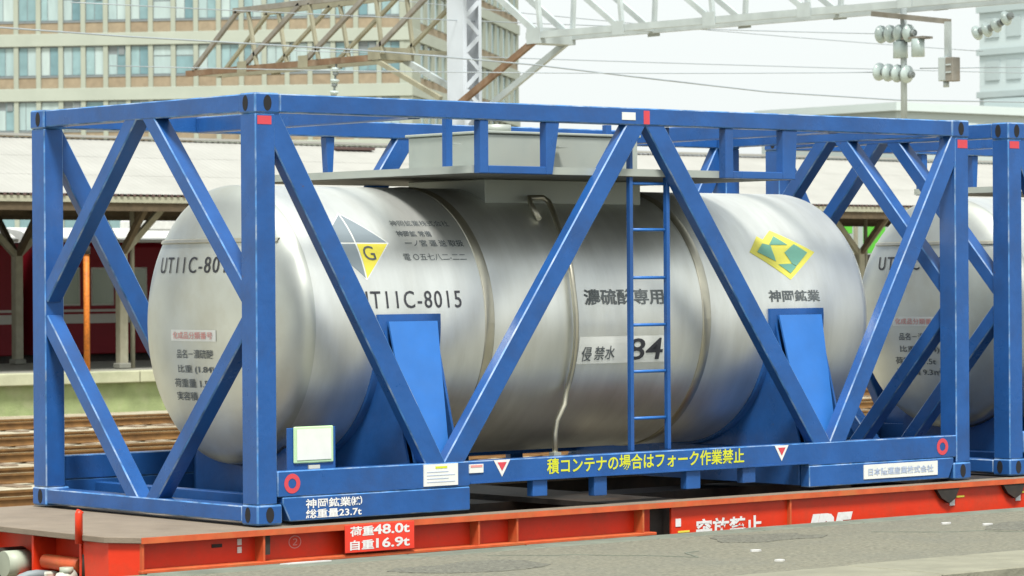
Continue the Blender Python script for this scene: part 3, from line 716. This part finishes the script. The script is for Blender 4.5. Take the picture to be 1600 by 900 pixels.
    # saddles
    for (x0, x1) in ((1.144, 1.629), (4.45, 4.961)):
        band(x0, x1, 0.022, M_BLUE, "saddle_pad", -178, 4)
        sd_ = None
        for xw in (x0+0.05, x1-0.05):
            # transverse web following the tank's underside
            poly = [(0.10, 0.02), (W-0.10, 0.02), (W-0.12, 0.31), (W-(YC-R)+0.02, 1.10)]
            for k in range(0, 25):
                a = math.radians(-4-172*k/24); poly.append((YC+(R+0.012)*math.cos(a), ZC+(R+0.012)*math.sin(a)))
            poly += [((YC-R)-0.02, 1.10), (0.12, 0.31)]
            put(B().prism(poly, 'X', xw-0.008, xw+0.008), "saddle_web", M_BLUE)
        for sgn in (0, 1):
            def Y(v): return v if sgn == 0 else W-v
            i0, i1 = x0+0.045, x1-0.045
            p = [(x0+0.055, Y(0.325), 1.15), (x1-0.055, Y(0.325), 1.15), (x1-0.145, Y(0.10), 0.307), (x0+0.07, Y(0.10), 0.307)]
            q2 = [(a, y+(-0.014 if sgn == 0 else 0.014), z) for a, y, z in p]
            put(B().hexa(p+q2), "saddle_cover", M_BLUE2)
    # walkway and spill box on top
    put(B().box(1.678, L-1.678, 0.080, W-0.005, 2.044, 2.066), "walkway_plate", M_UNDER)
    for (a, b_) in ((0.076, 0.092), (W-0.02, W-0.004)):
        put(B().box(1.66, L-1.70, a, b_, 2.048, 2.094), "walkway_edge", M_GALV)
    for (a, b_) in ((1.662, 1.677), (L-1.677, L-1.662)):
        put(B().box(a, b_, 0.0935, W-0.0215, 2.048, 2.094), "walkway_edge", M_GALV)
    put(B().box(1.69, 2.375, 0.10, W-0.10, 2.0665, 2.082), "walkway_grating", M_GALV)
    put(B().box(3.705, L-1.69, 0.10, W-0.10, 2.0665, 2.082), "walkway_grating", M_GALV)
    put(B().box(2.38, 3.70, 0.82, W-0.82, 2.083, 2.335, 0.01), "spill_box", M_GALV)
    put(B().box(2.365, 3.715, 0.805, W-0.805, 2.3355, 2.352, 0.004), "spill_box_rim", M_GALV)
    put(B().box(2.38, 3.72, 0.82, W-0.82, 1.82, 2.0435, 0.006), "manhole_coaming", M_GALV)
    put(B().tube([(2.62, 1.0, 2.352), (2.62, 1.0, 2.40)], 0.10, 14), "manhole_lid", M_GALV)
    for xx in (2.0, 2.9):
        put(B().box(xx, xx+0.09, 0.70, 0.80, 2.25, 2.262), "clip_plate", M_GALV)
    # ladder
    for xx in (2.979, 3.296):
        put(B().box(xx-0.014, xx+0.014, 0.092, 0.128, 0.307, 2.366, 0.003), "ladder_rail", M_BLUE)
    for z in (0.512, 0.809, 1.105, 1.405, 1.71, 2.004):
        put(B().tube([(2.999, 0.11, z), (3.276, 0.11, z)], 0.010, 8), "ladder_rung", M_BLUE2)
    # overflow pipe down the near flank
    def arc(a0, a1, n, x0, x1): return [cyl(x0+(x1-x0)*k/n, a0+(a1-a0)*k/n, 0.035) for k in range(n+1)]
    pts = [cyl(2.67, 48, 0.02), cyl(2.67, 56, 0.045), cyl(2.69, 59.5, 0.06), cyl(2.81, 60, 0.06), cyl(2.84, 58, 0.05)]+arc(54, 44, 3, 2.83, 2.775)+arc(38, 14, 5, 2.755, 2.71)+arc(8, -30, 8, 2.708, 2.73)+[(2.70, 0.43, 0.60), (2.655, 0.45, 0.50), (2.64, 0.455, 0.42), (2.64, 0.455, 0.17)]
    put(B().tube(pts, 0.018, 10), "overflow_pipe", M_BAND)
    put(B().box(2.61, 2.67, 0.43, 0.48, 0.16, 0.30), "pipe_foot", M_GALV)
    # document plate on a blue backing between post and brace
    put(B().box(0.285, 0.635, 0.10, 0.112, 0.18, 0.545, 0.003), "document_backing", M_BLUE)
    dp = put(B().box(0.325, 0.612, 0.088, 0.099, 0.338, 0.552, 0.006), "document_frame", M_GREENR)
    put(B().box(0.345, 0.592, 0.084, 0.0875, 0.357, 0.536), "document_sheet", M_PLATE, dp)
    put(B().box(0.43, 0.51, 0.086, 0.097, 0.305, 0.325), "document_latch", M_VALVE, dp)
    # --- lettering and marks -------------------------------------------------
    def on_side(x0, z0, y=-0.0025):
        return lambda u, v: (x0+u, y, z0+v)
    def on_tank(x0, d0, off=0.003):
        return lambda u, v: cyl(x0+u, d0+math.degrees(v/R), off)
    def on_head(y0, z0, off=0.004):
        return lambda u, v: head(y0-u, z0+v, off)
    def let(body, wid, hei, mp, m, bold=0.0, shear=0.0, par=None, nm="lettering"):
        vs, fs = text_verts(body, wid, hei, bold, shear)
        for g_f in runs(vs, fs, hei*0.22):      # each run of characters is a piece of its own
            ids = sorted(set(i for f in g_f for i in f)); ix = {j: k for k, j in enumerate(ids)}
            b = B(); b._faces([mp(*vs[i]) for i in ids], [tuple(ix[i] for i in f) for f in g_f]); o = put(b, nm, m, par)
        return o
    def pat(poly, mp, m, par, nm, cuts=3):
        b = B(); b._faces([(u, v, 0) for u, v in poly], [tuple(range(len(poly)))])
        bmesh.ops.triangulate(b.bm, faces=b.bm.faces[:]); bmesh.ops.subdivide_edges(b.bm, edges=b.bm.edges[:], cuts=cuts, use_grid_fill=True); bmesh.ops.triangulate(b.bm, faces=b.bm.faces[:])
        for v in b.bm.verts: v.co = Vector(mp(v.co.x, v.co.y))
        return put(b, nm, m, par)
    rad = lambda d: math.radians(d)*R
    # flank
    let(number, 0.80, rad(7.2), on_tank(1.012, 6.4), M_BLACK, 0.004, 0, tank)
    let("濃硫酸専用", 0.69, rad(7.0), on_tank(2.82, 6.6), M_GREYL, 0.02, 0, tank)
    let("神岡鉱業", 0.485, rad(5.4), on_tank(4.467, 7.0), M_GREYL, 0.02, 0, tank)
    pat(rectpts(0, 0.785, 0, rad(11.8)), on_tank(2.775, -18.6, 0.003), M_PLATE, tank, "number_panel")
    let("侵", 0.085, rad(6.4), on_tank(2.805, -17.4, 0.006), M_GREYL, 0.012, 0, tank)
    let("禁", 0.085, rad(6.0), on_tank(2.915, -17.0, 0.006), M_GREYL, 0.012, 0, tank)
    let("水", 0.085, rad(6.0), on_tank(3.005, -16.8, 0.006), M_GREYL, 0.012, 0, tank)
    let("84", 0.30, rad(9.6), on_tank(3.205, -17.4, 0.006), M_BLACK, 0.008, 0, tank)
    # hazard diamond
    cx, cd = 1.105, 35.0; q = 0.245
    mp = on_tank(cx, cd); mp2 = on_tank(cx, cd, 0.006)
    g_ = 0.006
    pat([(-g_, g_), (-g_, q-g_), (-q+g_, g_)], mp, M_PLG, tank, "hazard_diamond")
    pat([(g_, g_), (q-g_, g_), (g_, q-g_)], mp, M_PLG, tank, "hazard_diamond")
    pat([(-g_, -g_), (-q+g_, -g_), (-g_, -q+g_)], mp, M_PLG, tank, "hazard_diamond")
    pat([(g_, -g_), (g_, -q+g_), (q-g_, -g_)], mp, M_YELL, tank, "hazard_diamond")
    pat([(-q-0.01, 0), (0, q+0.01), (q+0.01, 0), (0, -q-0.01)][::-1], on_tank(cx, cd, 0.0015), M_PLATE, tank, "hazard_diamond_edge")
    let("G", 0.085, 0.10, on_tank(cx+0.028, cd-8.2, 0.006), M_GREYL, 0.0, 0, tank)
    # small lines beside the diamond
    let("神岡鉱業株式会社", 0.46, rad(3.4), on_tank(1.45, 44.2), M_GREYL, 0.0, 0, tank)
    let("神岡鉱 常備", 0.27, rad(3.2), on_tank(1.455, 38.4), M_GREYL, 0.012, 0, tank)
    let("一ノ宮 運 送 取扱", 0.46, rad(3.4), on_tank(1.485, 33.4), M_GREYL, 0.012, 0, tank)
    let("電 ○五七八二-二二", 0.49, rad(3.2), on_tank(1.435, 26.8), M_GREYL, 0.0, 0, tank)
    # company emblem
    cx, cd = 4.705, 30.6; qx, qv = 0.302, 0.197
    base = [(-0.310, 0.003), (-0.004, -0.201), (0.308, 0.003), (-0.011, 0.189), (-0.129, 0.106), (-0.170, 0.135)]
    pat(base, on_tank(cx, cd, 0.002), M_YELP, tank, "emblem_ground")
    for poly in ([(-0.155, 0.072), (-0.24, 0.003), (-0.096, -0.07), (-0.093, 0.007), (-0.086, 0.055)],
                 [(-0.013, 0.136), (-0.097, 0.06), (0.077, 0.061)],
                 [(0.015, -0.001), (0.047, -0.084), (0.081, -0.104), (0.234, -0.001), (0.141, 0.067)],
                 [(-0.085, -0.091), (0.008, -0.156), (0.078, -0.109), (0.046, -0.087)]):
        pat(poly, on_tank(cx, cd, 0.005), M_EMG, tank, "emblem_mark", 2)
    # head
    let(number, 0.87, 0.100, on_head(1.735, 1.450), M_BLACK, 0.0, 0, tank)
    pat(rectpts(0, 0.50, 0, 0.070), on_head(1.535, 1.034, 0.003), M_PLATE, tank, "head_label")
    let("化成品分類番号", 0.44, 0.044, on_head(1.505, 1.047, 0.007), M_PINKL, 0.006, 0, tank)
    let("品名－濃硫酸", 0.40, 0.055, on_head(1.47, 0.928), M_GREYL, 0.01, 0, tank)
    let("比重 (1.84)", 0.40, 0.055, on_head(1.47, 0.832), M_GREYL, 0.01, 0, tank)
    let("荷重量 1.5t", 0.42, 0.055, on_head(1.53, 0.748), M_GREYL, 0.01, 0, tank)
    let("実容積 9.3㎥", 0.46, 0.055, on_head(1.525, 0.668), M_GREYL, 0.01, 0, tank)
    # side rail
    let("積コンテナの場合はフォーク作業禁止", 1.686, 0.098, on_side(2.183, 0.198, 0.0018), M_YEL, 0.018)
    let("神岡鉱業㈱", 0.41, 0.055, on_side(0.340, 0.082), M_WHITE, 0.02)
    let("総重量23.7t", 0.405, 0.052, on_side(0.340, 0.024), M_WHITE, 0.02)
    def plate(x0, x1, z0, z1, nm, m, y=0.0): return put(B().box(x0, x1, y-0.003, y+0.004, z0, z1), nm, m)
    p_ = plate(1.213, 1.474, 0.168, 0.2985, "data_plate", M_PLATE)
    for k in range(4): put(B().box(1.235, 1.45-(k % 2)*0.05, -0.0045, -0.0032, 0.19+k*0.02, 0.194+k*0.02), "print_line", M_PLATEB, p_)
    put(B().box(1.30, 1.39, -0.0045, -0.0032, 0.272, 0.285), "print_line", M_YEL, p_)
    p_ = plate(1.563, 1.672, 0.233, 0.285, "small_plate", M_PLATE)
    put(B().box(1.572, 1.663, -0.0045, -0.0032, 0.266, 0.280), "print_line", M_PINKL, p_)
    p_ = plate(4.98, 5.706, 0.042, 0.138, "owner_plate", M_PLATE, -0.003)
    let("日本陸運産業株式会社", 0.64, 0.05, lambda u, v: (5.02+u, -0.0085, 0.064+v), M_PLATEB, 0.02, 0, p_)
    for (x0, x1, zt) in ((1.757, 1.887, 0.303), (4.147, 4.275, 0.299)):
        xm = (x0+x1)/2
        p_ = put(B().prism([(x0, zt), (x1, zt), (xm, zt-0.102)], 'Y', 0.001, 0.006), "warning_triangle", M_WHITE)
        put(B().prism([(x0+0.03, zt-0.014), (x1-0.03, zt-0.014), (xm, zt-0.066)], 'Y', -0.001, 0.0005), "triangle_centre", M_REDL, p_)
    for xc in (0.248, 5.765):
        b = B(); n = 28; zc = 0.231
        for k in range(n):
            a, a2 = 2*math.pi*k/n, 2*math.pi*(k+1)/n
            b._faces([(xc+r_*math.cos(t_), 0.0018, zc+r_*math.sin(t_)) for r_, t_ in ((0.029, a), (0.057, a), (0.057, a2), (0.029, a2))], [(0, 1, 2, 3)])
        put(b, "red_ring_mark", M_REDL)
    for (x0, x1, z0, z1, y) in ((0.02, 0.118, 2.298, 2.347, 0.006), (L-0.118, L-0.02, 2.288, 2.345, 0.006), (3.005, 3.055, H-0.105, H-0.02, 0.002)):
        put(B().box(x0, x1, y-0.002, y+0.004, z0, z1), "red_sticker", M_REDL)
    plate(2.82, 2.934, 2.398, 2.446, "small_plate", M_PLATE, 0.002)
    return c
build_container(0.0, "UT11C-8015", "nearest blue framed silver tank container, whole in view, with yellow and green emblem")
build_container(6.46, "UT11C-8016", "second silver tank container cut by the right edge, behind the whole one")

# ------------------------------------------------------------------ red flat wagon
wg = thing("flat_wagon", (9.0, W/2, -1.1), "vermilion container flat wagon carrying the tank containers beside the platform", "wagon")
WX0, WX1, WY0, WY1, ZD = -0.985, 19.2, -0.10, W+0.10, -0.012
dpz = (ZD-0.034, ZD)
MB().prism([(WX0, 0.08), (WX0+0.125, WY0), (0.30, WY0), (0.30, WY1), (WX0+0.125, WY1), (WX0, W-0.08)], 'Z', *dpz, 0.003).build("deck_plate", M_DECK, wg)
MB().prism([(WX1-0.6, WY0), (WX1-0.125, WY0), (WX1, 0.08), (WX1, W-0.08), (WX1-0.125, WY1), (WX1-0.6, WY1)], 'Z', *dpz, 0.003).build("deck_plate", M_DECK, wg)
MB().box(0.3005, WX1-0.6005, WY0, WY0+0.14, *dpz).build("deck_plate", M_DECK, wg)
MB().box(0.3005, WX1-0.6005, WY1-0.14, WY1, *dpz).build("deck_plate", M_DECK, wg)
for (xa, xb) in ((2.75, 3.35), (5.9, 6.7), (9.3, 9.9), (12.3, 13.1), (15.6, 16.2)):
    MB().box(xa, xb, WY0+0.1405, WY1-0.1405, *dpz).build("cross_bearer", M_IRON, wg)  # dark iron instead of deck colour, as painted shade below the container rails
MB().box(WX0+0.128, WX1-0.128, WY0-0.008, WY0-0.0005, ZD-0.036, ZD-0.002).build("deck_edge", M_REDF, wg)
# near side sill: shallow I section, then deep fish-belly
MB().box(WX0+0.13, 3.02, WY0+0.085, WY0+0.10, -0.20, ZD-0.035).build("side_web", M_RED, wg)
MB().box(WX0+0.13, 3.0, WY0-0.004, WY0+0.0845, -0.215, -0.196, 0.003).build("bottom_flange", M_REDF, wg)
MB().box(3.155, 15.9, WY0+0.03, WY0+0.045, -0.72, ZD-0.035).build("side_web", M_RED, wg)
MB().box(15.95, WX1-0.13, WY0+0.085, WY0+0.10, -0.20, ZD-0.035).build("side_web", M_RED, wg)
MB().box(3.155, 15.9, WY0-0.004, WY0+0.0295, -0.74, -0.72).build("bottom_flange", M_RED, wg)
MB().box(3.02, 3.154, WY0+0.10, WY0+0.115, -0.5, ZD-0.035).build("sill_recess", M_IRON, wg)
for x in (WX0+0.135, -0.03, 1.552, 1.853, 2.886):
    MB().box(x, x+0.014, WY0+0.004, WY0+0.0845, -0.1955, ZD-0.035).build("stiffener", M_REDF, wg)
for x in (4.186, 6.9, 8.4, 9.8): MB().box(x, x+0.016, WY0+0.004, WY0+0.0295, -0.7195, ZD-0.035).build("stiffener", M_REDF, wg)
MB().box(-0.01, 0.03, WY0+0.02, WY0+0.084, -0.16, ZD-0.04).build("sill_clamp", M_IRON, wg)
sbd = MB().box(0.539, 1.049, WY0-0.016, WY0-0.0085, -0.182, ZD-0.008, 0.002).build("load_board", M_REDB, wg)
def on_w(x0, z0, y): return lambda u, v: (x0+u, y, z0+v)
yb = WY0-0.0175
lettering("荷重", 0.175, 0.058, on_w(0.572, -0.088, yb), M_WHITE, sbd, bold=0.025)
lettering("48.0t", 0.27, 0.058, on_w(0.742, -0.084, yb), M_WHITE, sbd, bold=0.025)
lettering("自重", 0.175, 0.058, on_w(0.572, -0.168, yb), M_WHITE, sbd, bold=0.025)
lettering("16.9t", 0.25, 0.058, on_w(0.762, -0.164, yb), M_WHITE, sbd, bold=0.025)
yw = WY0+0.083
lettering("②", 0.09, 0.075, on_w(0.205, -0.142, yw), M_PINKL, wg, bold=0.0)
for z in (-0.10, -0.145): MB().box(-0.155, -0.125, yw-0.002, yw+0.001, z, z+0.035).build("small_tag", M_WHITE, wg)
MB().box(-0.33, -0.26, yw-0.003, yw+0.001, -0.105, -0.085).build("small_tag", M_IRON, wg)
yv = WY0+0.028
lettering("突放禁止", 0.59, 0.125, on_w(3.365, -0.262, yv), M_WHITE, wg, bold=0.03)
lettering("JRF", 0.49, 0.24, on_w(4.31, -0.40, yv), M_WHITE, wg, bold=0.07, shear=0.3)
MB().box(3.19, 3.235, yv-0.002, yv+0.001, -0.175, -0.125).build("small_tag", M_WHITE, wg)
MB().box(3.21, 3.31, yv-0.002, yv+0.001, -0.215, -0.203).build("yellow_mark", M_YELL, wg)
for x in (5.62, 6.30):
    MB().prism([(x-0.03, -0.047), (x+0.20, -0.047), (x+0.16, -0.12), (x+0.10, -0.15), (x+0.02, -0.11)], 'Y', yv-0.03, yv-0.001).build("container_lock", M_IRON, wg)
    MB().box(x+0.2, x+0.28, yv-0.002, yv+0.001, -0.118, -0.106).build("yellow_mark", M_YELL, wg)
    MB().box(x+0.13, x+0.18, yv-0.004, yv+0.001, -0.17, -0.13).build("small_tag", M_WHITE, wg)
for x in (5.0, 5.5, 6.0, 6.5): MB().box(x, x+0.16, yv-0.002, yv+0.001, -0.245, -0.236).build("yellow_mark", M_YELL, wg)
# far side sill and centre sill
MB().box(WX0+0.13, WX1-0.13, WY1-0.10, WY1-0.085, -0.5, ZD-0.035).build("side_web", M_IRON, wg)  # far web dark instead of red, shade under the load put into colour
MB().box(WX0+0.2, WX1-0.2, W/2-0.2, W/2+0.2, -0.45, ZD-0.035).build("centre_sill", M_IRON, wg)
# end of the wagon
ES = [(WX0+0.14, WY0+0.02), (WX0+0.03, 0.08), (WX0+0.03, 0.34), (WX0+0.05, 0.34), (WX0+0.05, 0.09), (WX0+0.155, WY0+0.03)]
MB().prism(ES, 'Z', -0.29, ZD-0.035).build("end_panel", M_RED, wg)
MB().box(WX0+0.17, WX0+0.185, 0.36, W-0.36, -0.26, ZD-0.035).build("end_panel", M_RED, wg)
for y in (0.355, 0.86, W-0.86, W-0.36): MB().box(WX0+0.02, WX0+0.169, y-0.01, y+0.01, -0.27, ZD-0.035).build("end_rib", M_RED, wg)
MB().box(WX0+0.01, WX0+0.2, 0.30, W-0.30, -0.30, -0.272).build("end_flange", M_RED, wg)
MB().tube([(WX0+0.07, 0.80, -0.195), (WX0+0.07, 0.42, -0.195)], 0.042, 14).build("end_pipe", M_REDF, wg)
MB().tube([(WX0+0.06, 0.345, -0.28), (WX0+0.06, 0.345, -0.13), (WX0+0.06, 0.345, -0.09)], [0.04, 0.035, 0.012], 10).build("hand_brake_stub", M_IRON, wg)
MB().tube([(WX0-0.01, 0.32, ZD-0.05), (WX0-0.01, 0.32, 0.105), (WX0+0.0, 0.32, 0.12)], 0.022, 10).build("stake_handle", M_RED, wg)
MB().tube([(WX0-0.06, 1.05, -0.22), (WX0+0.10, 1.05, -0.22)], 0.075, 18).build("buffer_pot", M_RES, wg)
MB().tube([(WX0-0.35, W/2, -0.25), (WX0+0.17, W/2, -0.25)], 0.11, 16).build("coupler_shank", M_IRON, wg)
MB().box(WX0-0.55, WX0-0.35, W/2-0.15, W/2+0.15, -0.42, -0.12, 0.04).build("coupler_head", M_IRON, wg)
def hose(y, m):
    pts = [(WX0+0.04, y, -0.27)]+[(WX0-0.04-0.16*math.sin(t), y+0.05*t, -0.26-0.13*(1-math.cos(t))) for t in [k*0.28 for k in range(9)]]
    h = MB().tube(pts, 0.028, 10).build("brake_hose", m, wg)
    MB().box(WX0-0.01, WX0+0.09, y-0.035, y+0.035, -0.305, -0.245, 0.012).build("hose_cock", M_VALVE, h)
hose(0.72, M_HOSE)
h = MB().tube([(WX0+0.02, 0.42, -0.24), (WX0-0.05, 0.42, -0.27), (WX0-0.08, 0.42, -0.33), (WX0-0.08, 0.42, -0.42)], [0.035, 0.055, 0.05, 0.03], 12).build("brake_hose", M_VALVE, wg)
MB().tube([(WX0-0.03, 0.42, -0.235), (WX0-0.03, 0.42, -0.20)], 0.04, 8).build("hose_cock", M_RES, h)
# bogies
for bx in (1.3, 16.9):
    for y in (W/2-0.78, W/2+0.78): 
        MB().box(bx-1.15, bx+1.15, y-0.05, y+0.05, -0.75, -0.50, 0.03).build("bogie_frame", M_IRON, wg)
    for dx in (-0.85, 0.85):
        for y in (W/2-0.56, W/2+0.56):
            MB().tube([(bx+dx, y-0.065, -0.69), (bx+dx, y-0.03, -0.69), (bx+dx, y+0.065, -0.69)], [0.41, 0.41, 0.41], 24).build("wheel", M_IRON, wg)
        MB().tube([(bx+dx, W/2-0.56, -0.69), (bx+dx, W/2+0.56, -0.69)], 0.07, 10).build("axle", M_IRON, wg)
    MB().box(bx-0.3, bx+0.3, W/2-0.75, W/2+0.75, -0.62, -0.46).build("bolster", M_IRON, wg)

for o in list(bpy.data.objects):
    if "_w" in o: del o["_w"]
